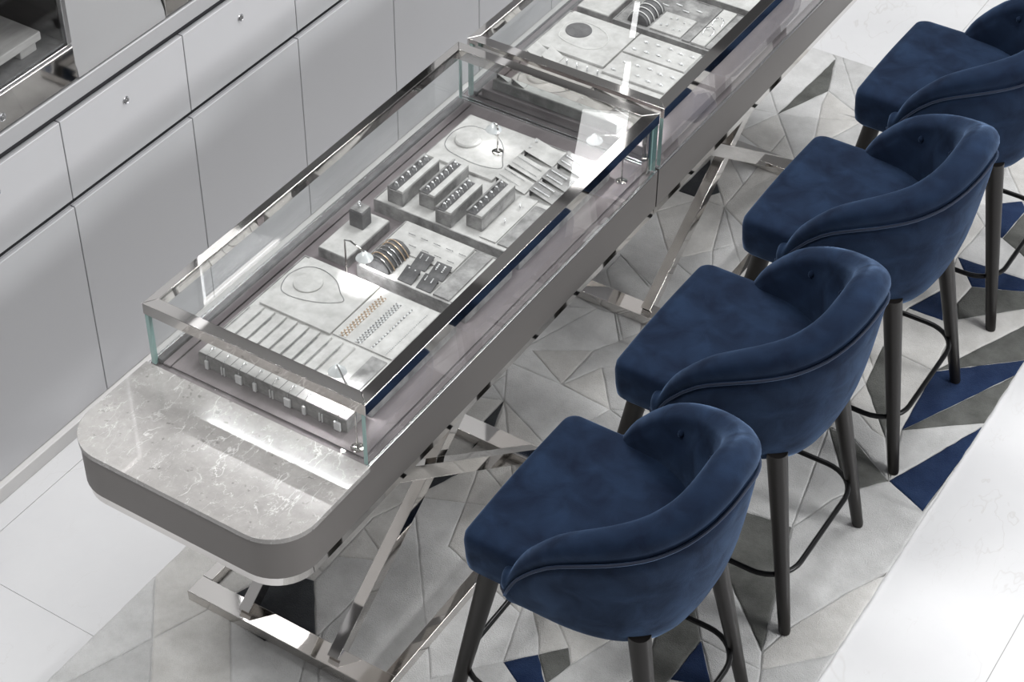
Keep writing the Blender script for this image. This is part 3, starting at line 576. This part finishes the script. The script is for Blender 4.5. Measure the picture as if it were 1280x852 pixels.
# bangle roll
def bangle_roll(xc, y0, y1, r, z0, label):
    t = thing('bangle_roll', label, 'bangle stand', (xc, (y0+y1)/2, z0)); b = MB()
    arc = [(xc - r*math.cos(PI*k/16), z0 + r*.95*math.sin(PI*k/16)) for k in range(17)]
    b.loft([[(x, y, zz) for x, zz in arc] for y in (y0, y1)]); obj('half_roll', b, SD, t, smooth=50); return t
bangle_roll(-.366, .866, .962, .036, .9435, 'dark grey half round suede roll carrying bangles, front case')
for k, (y, g) in enumerate(((.874, 'silver'), (.8885, 'gold'), (.905, 'silver'), (.92, 'silver'), (.935, 'gold'), (.95, 'gold'))):
    b = MB().tube([(-.366 - .0385*math.cos(PI*i/18), y + .004*math.sin(PI*i/9), .9445 + .0368*math.sin(PI*i/18)) for i in range(19)], .0017, 6)
    o = obj('bangle', b, M[g], smooth=180)
    tag(o, '%s bangle, %s from the near end of the dark roll, front case' % ('rose gold' if g == 'gold' else 'white gold', ORD[k]), 'bangle', 'bangles on the dark roll')
# earring cards
def card(x0, x1, y0, y1, z0, h, label, group, m=SM, lo='near'):
    t = thing('earring_card', label, 'earring card', ((x0+x1)/2, (y0+y1)/2, z0), group); ya, yb = z0+.002, z0+h
    if lo == 'near': zz = (ya, ya, yb, yb)
    elif lo == 'right': zz = (yb, ya, ya, yb)
    else: zz = (yb, yb, ya, ya)
    b = MB(); c = [(x0, y0), (x1, y0), (x1, y1), (x0, y1)]
    obj('card', b.hexa([(x, y, q-.002) for (x, y), q in zip(c, zz)] + [(x, y, q) for (x, y), q in zip(c, zz)]), m, t, bevel=.0006)
    foot = MB(); 
    if lo == 'right': foot.box(x0, x0+.003, y0+.004, y1-.004, z0, yb-.0025)
    elif lo == 'near': foot.box(x0+.004, x1-.004, y1-.003, y1, z0, yb-.0025)
    else: foot.box(x0+.004, x1-.004, y0, y0+.003, z0, yb-.0025)
    obj('easel', foot, SD, t)
    return t
def studs(pos, label, group, L=.012, d=(0, -1), r=.0028, m='gem'):
    """a pair: each a line of stones"""
    t = thing('earring_pair', label, 'earrings', (sum(p[0] for p in pos)/len(pos), sum(p[1] for p in pos)/len(pos), pos[0][2]-.002), group)
    for p in pos:
        b = MB(); k = 0.0
        while k <= L + 1e-6: b.octa((p[0]+d[0]*k, p[1]+d[1]*k, p[2] + (p[3]*k if len(p) > 3 else 0)), r*random.uniform(.8, 1.15)); k += r*1.5
        obj('earring', b, M[m], t)
    return t
cs = [((-.302, -.259, .863, .91), 'near left'), ((-.304, -.26, .925, .972), 'far left'), ((-.245, -.201, .863, .907), 'near right'), ((-.246, -.2, .916, .962), 'far right')]
for k, ((a, b_, c, d), nm) in enumerate(cs):
    card(a, b_, c, d, .9436, .018, 'dark suede earring card, %s of four beside the bangle roll' % nm, None, SD, 'near')
    zz = .958; L = (0, .014, .012, .02)[k]
    studs([(a+.011, d-.008, .9605, -.36*-1*-1), (a+.03, d-.009, .9605, -.36)], 'pair of diamond earrings on the %s card by the bangle roll' % nm, None, L=L, d=(0, -1), r=(.0035, .0024, .0024, .0034)[k])
# small bar pins on the sloping board
for i in range(2):
    for j in range(5):
        x = -.378 + j*.039 + (.012 if i else 0); y = .985 + i*.037
        zz = .9485 + (y-.958)*.066 + .001
        b = MB(); 
        for q in range(7): b.octa((x - .009 + .003*q, y, zz + .002), .0022 if q in (0, 3, 6) else .0016)
        tag(obj('bar_brooch', b, M['silver']), 'slim diamond bar, %s from left in the %s row of the sloping board' % (ORD[j], 'far' if i else 'near'), 'brooch', 'diamond bars on the sloping board')
# cards of the large tray: left column wide, right column with studs
rows = [(1.335, 1.395, 'near'), (1.4, 1.465, 'middle'), (1.478, 1.55, 'far')]
for (a, b_, nm), L in zip(rows, (.06, .075, 0)):
    card(-.312, -.219, a, b_-.006, .9455, .024, 'pale suede card tilted to the right, %s of three left of the stud cards' % nm, None, S, 'right')
    if L:
        for q in (.012, .04):
            o = obj('bracelet', beads([(-.306, a+q, .971), (-.306+L, a+q, .971-L*.24)], .0017, .2), M['silver'])
            tag(o, 'thin bracelet on the %s pale tilted card of the large tray, %s line' % (nm, 'lower' if q < .02 else 'upper'), 'bracelet')
    else: studs([(-.303, a+.02, .971), (-.303, a+.052, .971)], 'pair of bright round studs on the far pale tilted card', None, L=.003, r=.0045)
for (a, b_, nm) in rows:
    card(-.207, -.128, a, b_-.008, .9455, .024, 'grey suede stud card tilted to the right, %s of three by the case edge' % nm, None, SM, 'right')
    studs([(-.197, a+.014, .9695, -.24), (-.197, a+.04, .9695, -.24)], 'pair of long diamond earrings on the %s grey stud card' % nm, None, L=.048, d=(1, 0), r=.003)
# two fine pieces on the pale side strip
for k, (y, nm) in enumerate(((1.2, 'near'), (1.275, 'far'))):
    ringpiece((-.195, y, .948), .0075, .0013, (1, .5, 0), label='ring standing on the pale strip right of the ring bars, %s one' % nm)

# ------------------------------------------------------------------ rear case contents
Z2 = .9335
eb2 = block('earring_stand', 'long suede block behind the glass partition, near end of the rear case', 'stand', -.57, -.16, 1.722, 1.79, Z2, .968, SM, top=S)
for k, (x0, x1) in enumerate(((-.562, -.52), (-.512, -.468))):
    card(x0, x1, 1.728, 1.785, .9683, .022, 'pale earring card, %s on the long block of the rear case' % ('left one' if k == 0 else 'right one'), None, S, 'right')
for k in range(4):
    x = -.425 + k*.062
    studs([(x, 1.75, .971), (x+.018, 1.768, .971)], '%s pair of diamond earrings from left on the long rear block' % ORD[k], 'earrings on the long rear block', L=.014, d=(1, -.3), r=.0034)
tr4 = block('display_tray', 'pale suede tray with a necklace board and two ring pads, rear case', 'tray', -.575, -.085, 1.862, 2.158, Z2, .968, SM, lip=.004, top=S)
obj('necklace_board', MB().box(-.556, -.332, 1.94, 2.153, .9662, .975), S, tr4, bevel=.0015)
b = MB(); b.lathe([(.04, .975), (.039, .9775), (.03, .978)], -.489, 2.066, 28); obj('neck_disc', b, SD, tr4, smooth=40)
obj('ring_pad', MB().box(-.326, -.124, 2.042, 2.15, .9662, .976), S, tr4, bevel=.0015)
obj('ring_pad', MB().box(-.326, -.12, 1.92, 2.036, .9662, .974), S, tr4, bevel=.0015)
for k, x in enumerate((-.55, -.5)):
    card(x, x+.044, 1.872, 1.93, .9667, .025, 'pale suede card leaning in the near left of the rear tray, %s' % ('left one' if k == 0 else 'right one'), None, S, 'right')
for k in range(4):
    ringpiece((-.43+k*.034, 1.9, .967), .0095, .0022, (1, .5, 0), label='%s bold ring from the left in front of the rear necklace board' % ORD[k], group='bold rings in front of the rear board')
z = .9765
o = obj('necklace', beads(smoothloop([(-.527, 2.016, z), (-.535, 2.08, z), (-.506, 2.112, z), (-.443, 2.109, z), (-.392, 2.075, z), (-.386, 2.02, z), (-.424, 1.990, z), (-.49, 1.994, z)]), .0019), M['pearl'])
tag(o, 'white collar necklace around the dark disc in the rear case', 'necklace')
for i in range(2):
    for j in range(5):
        for pad, (y0, zt) in enumerate(((1.944, .974), (2.066, .976))):
            x = -.3 + j*.038 + (.012 if i else 0); y = y0 + i*.05 + .004*((j*7+i*3) % 3)
            b = MB(); b.octa((x, y, zt+.003), .0058, .004); b.octa((x-.007, y+.001, zt+.0015), .0034); b.octa((x+.007, y-.001, zt+.0015), .0034)
            tag(obj('ring', b, M['gem']), 'diamond ring, %s from left in the %s row of the %s ring pad' % (ORD[j], 'far' if i else 'near', 'near' if pad == 0 else 'far'), 'ring', 'rings in the %s ring pad' % ('near' if pad == 0 else 'far'))
block('display_block', 'plain suede platform in the rear case, left of the rear bangle tray', 'stand', -.575, -.465, 2.2, 2.42, Z2, .962, SM, top=S)
rb2 = thing('ring_block', 'dark suede cube on the rear platform, cut by the top edge', 'stand', (-.52, 2.33, .962))
obj('post', MB().box(-.54, -.5, 2.31, 2.35, .962, 1.01), SD, rb2, bevel=.0015)
tr5 = block('display_tray', 'suede tray with bangles, earrings and a white bracelet pad, rear case', 'tray', -.44, -.085, 2.18, 2.41, Z2, .972, SM, lip=.004, top=SM)
bangle_roll(-.366, 2.2, 2.305, .034, .9705, 'dark half round roll with white bangles in the rear case')
for k, y in enumerate((2.212, 2.237, 2.262, 2.29)):
    b = MB().tube([(-.366 - .0365*math.cos(PI*i/18), y, .9715 + .0348*math.sin(PI*i/18)) for i in range(19)], .0018, 6)
    tag(obj('bangle', b, M['pearl'], smooth=180), 'white bangle, %s from the near end of the rear case roll' % ORD[k], 'bangle', 'white bangles in the rear case')
obj('earring_pad', MB().box(-.322, -.22, 2.195, 2.3, .9703, .976), S, tr5, bevel=.001)
obj('side_pad', MB().box(-.212, -.186, 2.19, 2.4, .9703, .976), SM, tr5, bevel=.001)
obj('side_pad', MB().box(-.182, -.138, 2.19, 2.4, .9703, .9775), S, tr5, bevel=.001)
obj('side_pad', MB().box(-.134, -.092, 2.19, 2.4, .9703, .9745), SM, tr5, bevel=.001)
for k, (x, y) in enumerate(((-.3, 2.225), (-.255, 2.22), (-.29, 2.27), (-.245, 2.268))):
    studs([(x, y, .9785), (x+.017, y+.006, .9785)], 'chunky earrings, %s, on the pale pad beside the rear bangles' % ('near left', 'near right', 'far left', 'far right')[k], 'chunky earrings beside the rear bangles', L=.006, d=(.6, .6), r=.0045)
for k in range(6):
    studs([(-.42+.034*k, 2.335+.022*(k % 2), .974)], 'small diamond piece, %s from left behind the rear bangle roll' % ORD[k], 'small pieces behind the rear bangles', L=.018, d=(1, -.1), r=.003)
for k, y in enumerate((2.26, 2.32)):
    o = obj('bangle', MB().tube([(-.16+.016*math.cos(2*PI*i/20), y+.018*math.sin(2*PI*i/20), .981+.006*math.sin(2*PI*i/20)) for i in range(20)], .0017, 6, True), M['silver'], smooth=180)
    tag(o, 'silver bangle lying on the white pad of the rear tray, %s one' % ('near' if k == 0 else 'far'), 'bangle')
block('display_tray', 'pale suede tray at the far end of the rear case, cut by the top edge', 'tray', -.556, -.085, 2.44, 2.92, Z2, .972, SM, lip=.004, top=S)
for k in range(4):
    studs([(-.2+.0*k, 2.5+.06*k, .974), (-.17, 2.51+.06*k, .974)], 'diamond earrings, %s from the near end of the far rear tray' % ORD[k], 'earrings on the far rear tray', L=.014, d=(1, -.3), r=.0034)

# ------------------------------------------------------------------ little stem spotlights inside the cases
def spotlight(bx, by, hx, hy, hz, label, z0=.9037, power=.3):
    t = thing('case_spotlight', label, 'lamp', (bx, by, z0))
    obj('base', MB().lathe([(.016, z0), (.016, z0+.003), (.013, z0+.0045), (.004, z0+.005)], bx, by, 20), M['chrome'], t, smooth=40)
    obj('stem', MB().tube([(bx, by, z0+.004), (bx, by, hz+.012), (bx+(hx-bx)*.3, by+(hy-by)*.3, hz+.022), (hx, hy, hz+.02)], .0024, 8), M['chrome'], t, smooth=180)
    h = obj('reflector', MB().lathe([(.006, hz+.02), (.011, hz+.012), (.021, hz+.003), (.0225, hz), (.0205, hz+.001), (.01, hz+.009)], hx, hy, 24), M['frost'], t, smooth=60)
    ORG[h.name] = ORG[t.name]
    obj('bulb', MB().lathe([(.004, hz+.009), (.007, hz+.006), (.005, hz+.002), (.001, hz)], hx, hy, 14), M['lamp'], h, smooth=180)
    l = bpy.data.lights.new('case_spot_beam', 'SPOT'); l.energy = power*6; l.spot_size = math.radians(110); l.spot_blend = .6; l.shadow_soft_size = .006
    o = bpy.data.objects.new('case_spot_beam', l); C.objects.link(o); o.location = (hx, hy, hz-.002)
    return t
spotlight(-.058, .352, -.165, .43, 1.03, 'stem spotlight at the near right corner of the front case')
spotlight(-.44, .835, -.365, .815, 1.018, 'glowing stem spotlight between the square tray and the bangle tray')
spotlight(-.377, 1.449, -.392, 1.452, 1.02, 'glowing stem spotlight over the necklace board, front case', z0=.9525, power=.06)
spotlight(-.058, 1.577, -.13, 1.545, 1.03, 'stem spotlight at the far right corner of the front case')
spotlight(-.058, 1.735, -.13, 1.76, 1.035, 'stem spotlight in the near right corner of the rear case', z0=.9335, power=.35)

# ------------------------------------------------------------------ bar stools
def stool(yc, label):
    O = (.45, yc, .0205); G = 'navy velvet bar stools along the counter'
    t = thing('bar_stool', label, 'bar stool', O, G)
    W = lambda x, y, z: (x, yc+y, z)
    # seat cushion: lofted rounded outline
    def outline(d, fx):
        p = []; hw = .25 - d; r = .034
        x0 = .196 + fx; xb = .645 - d
        for a in range(7): p.append((x0 + r - r*math.cos(PI/2*a/6), -hw + r - r*math.sin(PI/2*a/6)))
        p = [(x, y) for x, y in p]
        for k in range(1, 5): p.append((x0 + r + (.40-x0-r)*k/4, -hw))
        for k in range(1, 16):
            a = -PI/2 + PI*k/16; p.append((.40 + (xb-.40)*math.cos(a), hw*math.sin(a)))
        for k in range(4, -1, -1): p.append((x0 + r + (.40-x0-r)*k/4, hw))
        for a in range(5, -1, -1): p.append((x0 + r - r*math.cos(PI/2*a/6), hw - r + r*math.sin(PI/2*a/6)))
        for k in range(1, 8): p.append((x0 - .004*math.sin(PI*k/8), hw - r - (2*hw-2*r)*k/8))
        return p
    prof = [(.03, .600, .03), (.008, .604, .012), (.001, .614, .004), (-.001, .64, .0), (-.002, .69, -.004), (0, .711, -.002), (.004, .720, .003), (.012, .7265, .010), (.03, .731, .028), (.08, .736, .07), (.15, .738, .13)]
    b = MB(); b.loft([[W(x, y, z) for x, y in outline(d, fx)] for d, z, fx in prof])
    obj('seat', b, M['velvet'], t, smooth=180)
    # tub shell
    ax, ay, xc = .325, .254, .42; NE = 2.25
    path = [(.345 + (xc-.345)*k/7, -ay, 0, -1) for k in range(7)]
    N = 40
    for k in range(N+1):
        a = -PI/2 + PI*k/N; ca = max(0, math.cos(a))**(2/NE); sa = math.copysign(abs(math.sin(a))**(2/NE), math.sin(a))
        nx, ny = ca**(NE-1)/ax, math.copysign(abs(sa)**(NE-1), sa)/ay; l = math.hypot(nx, ny)
        path.append((xc + ax*ca, ay*sa, nx/l, ny/l))
    path += [(x, -y, nx, -ny) for x, y, nx, ny in path[6::-1]]
    D = [0]
    for p, q in zip(path, path[1:]): D.append(D[-1] + math.hypot(q[0]-p[0], q[1]-p[1]))
    btn = [(.53, .195, .85), (.53, -.195, .85), (.637, .135, .885), (.637, -.135, .885)]
    secs = []; pip = []
    for p, d in zip(path, D):
        s = 1 - abs(2*d/D[-1] - 1)                          # 0 at the arm tips, 1 at the middle of the back
        sm = s*s*(3-2*s)
        h = lerp_table(s); w = .034 + .012*sm
        x, y, nx, ny = p
        def P(r, z): return Vector(W(x + nx*r, y + ny*r, z))
        ln = .022*sm                                         # recline
        zb = .58 - .022*sm
        o0 = Vector((w, h-1.9*w)); o1 = Vector((w-.004-ln*.6, (h-1.9*w)*.35 + .66*.65)); o2 = Vector((.026-.02*nx**4, zb+.005)); o3 = Vector((-.014-.05*nx**4, zb-.012))
        sec = []
        for k in range(11):
            u = k/10; v = 1-u
            q = o3*v**3 + o2*3*v*v*u + o1*3*v*u*u + o0*u**3
            sec.append(P(q.x, q.y))
        sec.append(P(w-.004, h-1.82*w))
        pip.append(P(w+.001, h-1.84*w))
        for k in range(13):
            a = math.radians(-35 + 215*k/12)
            sec.append(P(w*1.02*math.cos(a)*(1.0 if k < 9 else 1.0), h - w + w*math.sin(a)*(1.0 if math.sin(a) > 0 else 1.25)))
        zi = [h-1.5*w, None]
        for k in range(1, 9):
            u = k/8; zz = (h-1.0*w)*(1-u) + .675*u
            r = -w - .004 - .006*math.sin(PI*u) - ln*1.9*u
            yy = y + ny*r
            for bx, by, bz in btn:
                dd = (x+nx*r-bx)**2 + (yy-by)**2 + (zz-bz)**2
                r += .012*math.exp(-dd/.0012)
            sec.append(P(r, zz))
        secs.append(sec)
    def nose(sec, sgn):
        cz = sum((v for v in sec), Vector())/len(sec); cz.z = .655; out = []
        for k in range(1, 7):
            a = PI/2*k/6; f = max(.04, math.cos(a)); off = Vector((-.024*math.sin(a), 0, 0))
            out.append([Vector((cz.x + (v.x-cz.x)*f, cz.y + (v.y-cz.y)*f, cz.z + (v.z-cz.z)*(.45+.55*f))) + off for v in sec])
        return out
    n0 = nose(secs[0], 1)[::-1]; n1 = nose(secs[-1], 1)
    allsec = n0 + secs + n1
    b = MB(); b.loft(allsec)
    b.loft([[tuple(s[0]) for s in secs], [tuple(Vector(W(.45, 0, .545)).lerp(s[0], .25)) for s in secs]], cap0=False, cap1=True)
    obj('backrest', b, M['velvet'], t, smooth=180)
    ib = 11
    pp = [tuple(s[ib] + Vector((0, 0, .002))) for s in n0[2:]] + [tuple(v) for v in pip] + [tuple(s[ib] + Vector((0, 0, .002))) for s in n1[:-2]]
    obj('piping', MB().tube(pp, .0042, 6), M['piping'], t, smooth=180)
    for bx, by, bz in btn:
        # button seated on the inside of the back
        i = min(range(len(path)), key=lambda k: math.hypot(path[k][0]-path[k][2]*.055-bx, path[k][1]-path[k][3]*.055-by))
        sec = secs[i]; v = min(sec[-8:], key=lambda q: abs(q.z-bz)); nx, ny = path[i][2], path[i][3]
        obj('button', MB().sphere((v.x - nx*.003, v.y - ny*.003, bz), .011, 12, 7, (.8, .9, 1)), M['velvet'], t, smooth=180)
    for sy in (-1, 1):
        y = -.012 + sy*.235
        for top, zt, foot in (((.262, y - sy*.04), .625, .158), ((.652, y - sy*.056), .60, .768)):
            rings = []
            for u, q in ((0, .93), (.012, 1), (.3, 1), (1, 1)):
                r = (.0165 + .012*u)*q
                cx_, cy_ = foot + (top[0]-foot)*u, y + (top[1]-y)*u
                rings.append([W(cx_ + r*math.cos(2*PI*k/18), cy_ + r*math.sin(2*PI*k/18), .0208 + (zt-.0208)*u) for k in range(18)])
            obj('leg', MB().loft(rings), M['leg'], t, smooth=60)
    rr = []; r = .1; x0, x1, yy = .165, .748, .237
    for cx_, cy_, a0 in ((x1-r, yy-r, 0), (x0+r, yy-r, PI/2), (x0+r, -yy+r, PI), (x1-r, -yy+r, 1.5*PI)):
        rr += [W(cx_ + r*math.cos(a0+PI/2*k/8), -.012 + cy_ + r*math.sin(a0+PI/2*k/8), .2) for k in range(9)]
    obj('footrest', MB().tube(rr, .0078, 10, True), M['footrest'], t, smooth=180)
    return t
def lerp_table(s, T=((0, .7), (.025, .737), (.05, .765), (.09, .795), (.14, .828), (.2, .862), (.27, .892), (.37, .922), (.48, .95), (.6, .978), (.72, 1.012), (.8, 1.038), (.87, 1.058), (.94, 1.072), (1, 1.077))):
    for (a, u), (c, v) in zip(T, T[1:]):
        if s <= c:
            return u + (v-u)*(s-a)/(c-a)
    return T[-1][1]
s1 = stool(.645, 'navy velvet bar stool nearest the camera, first in the row')
copy_thing(s1, (.45, 1.355, .0205), 'second navy velvet bar stool from the front, seat and both back legs in view')
copy_thing(s1, (.45, 2.075, .0205), 'third navy velvet bar stool from the front, second from the far end')
copy_thing(s1, (.45, 2.835, .0205), 'farthest navy velvet bar stool, cut by the top and right picture edges')
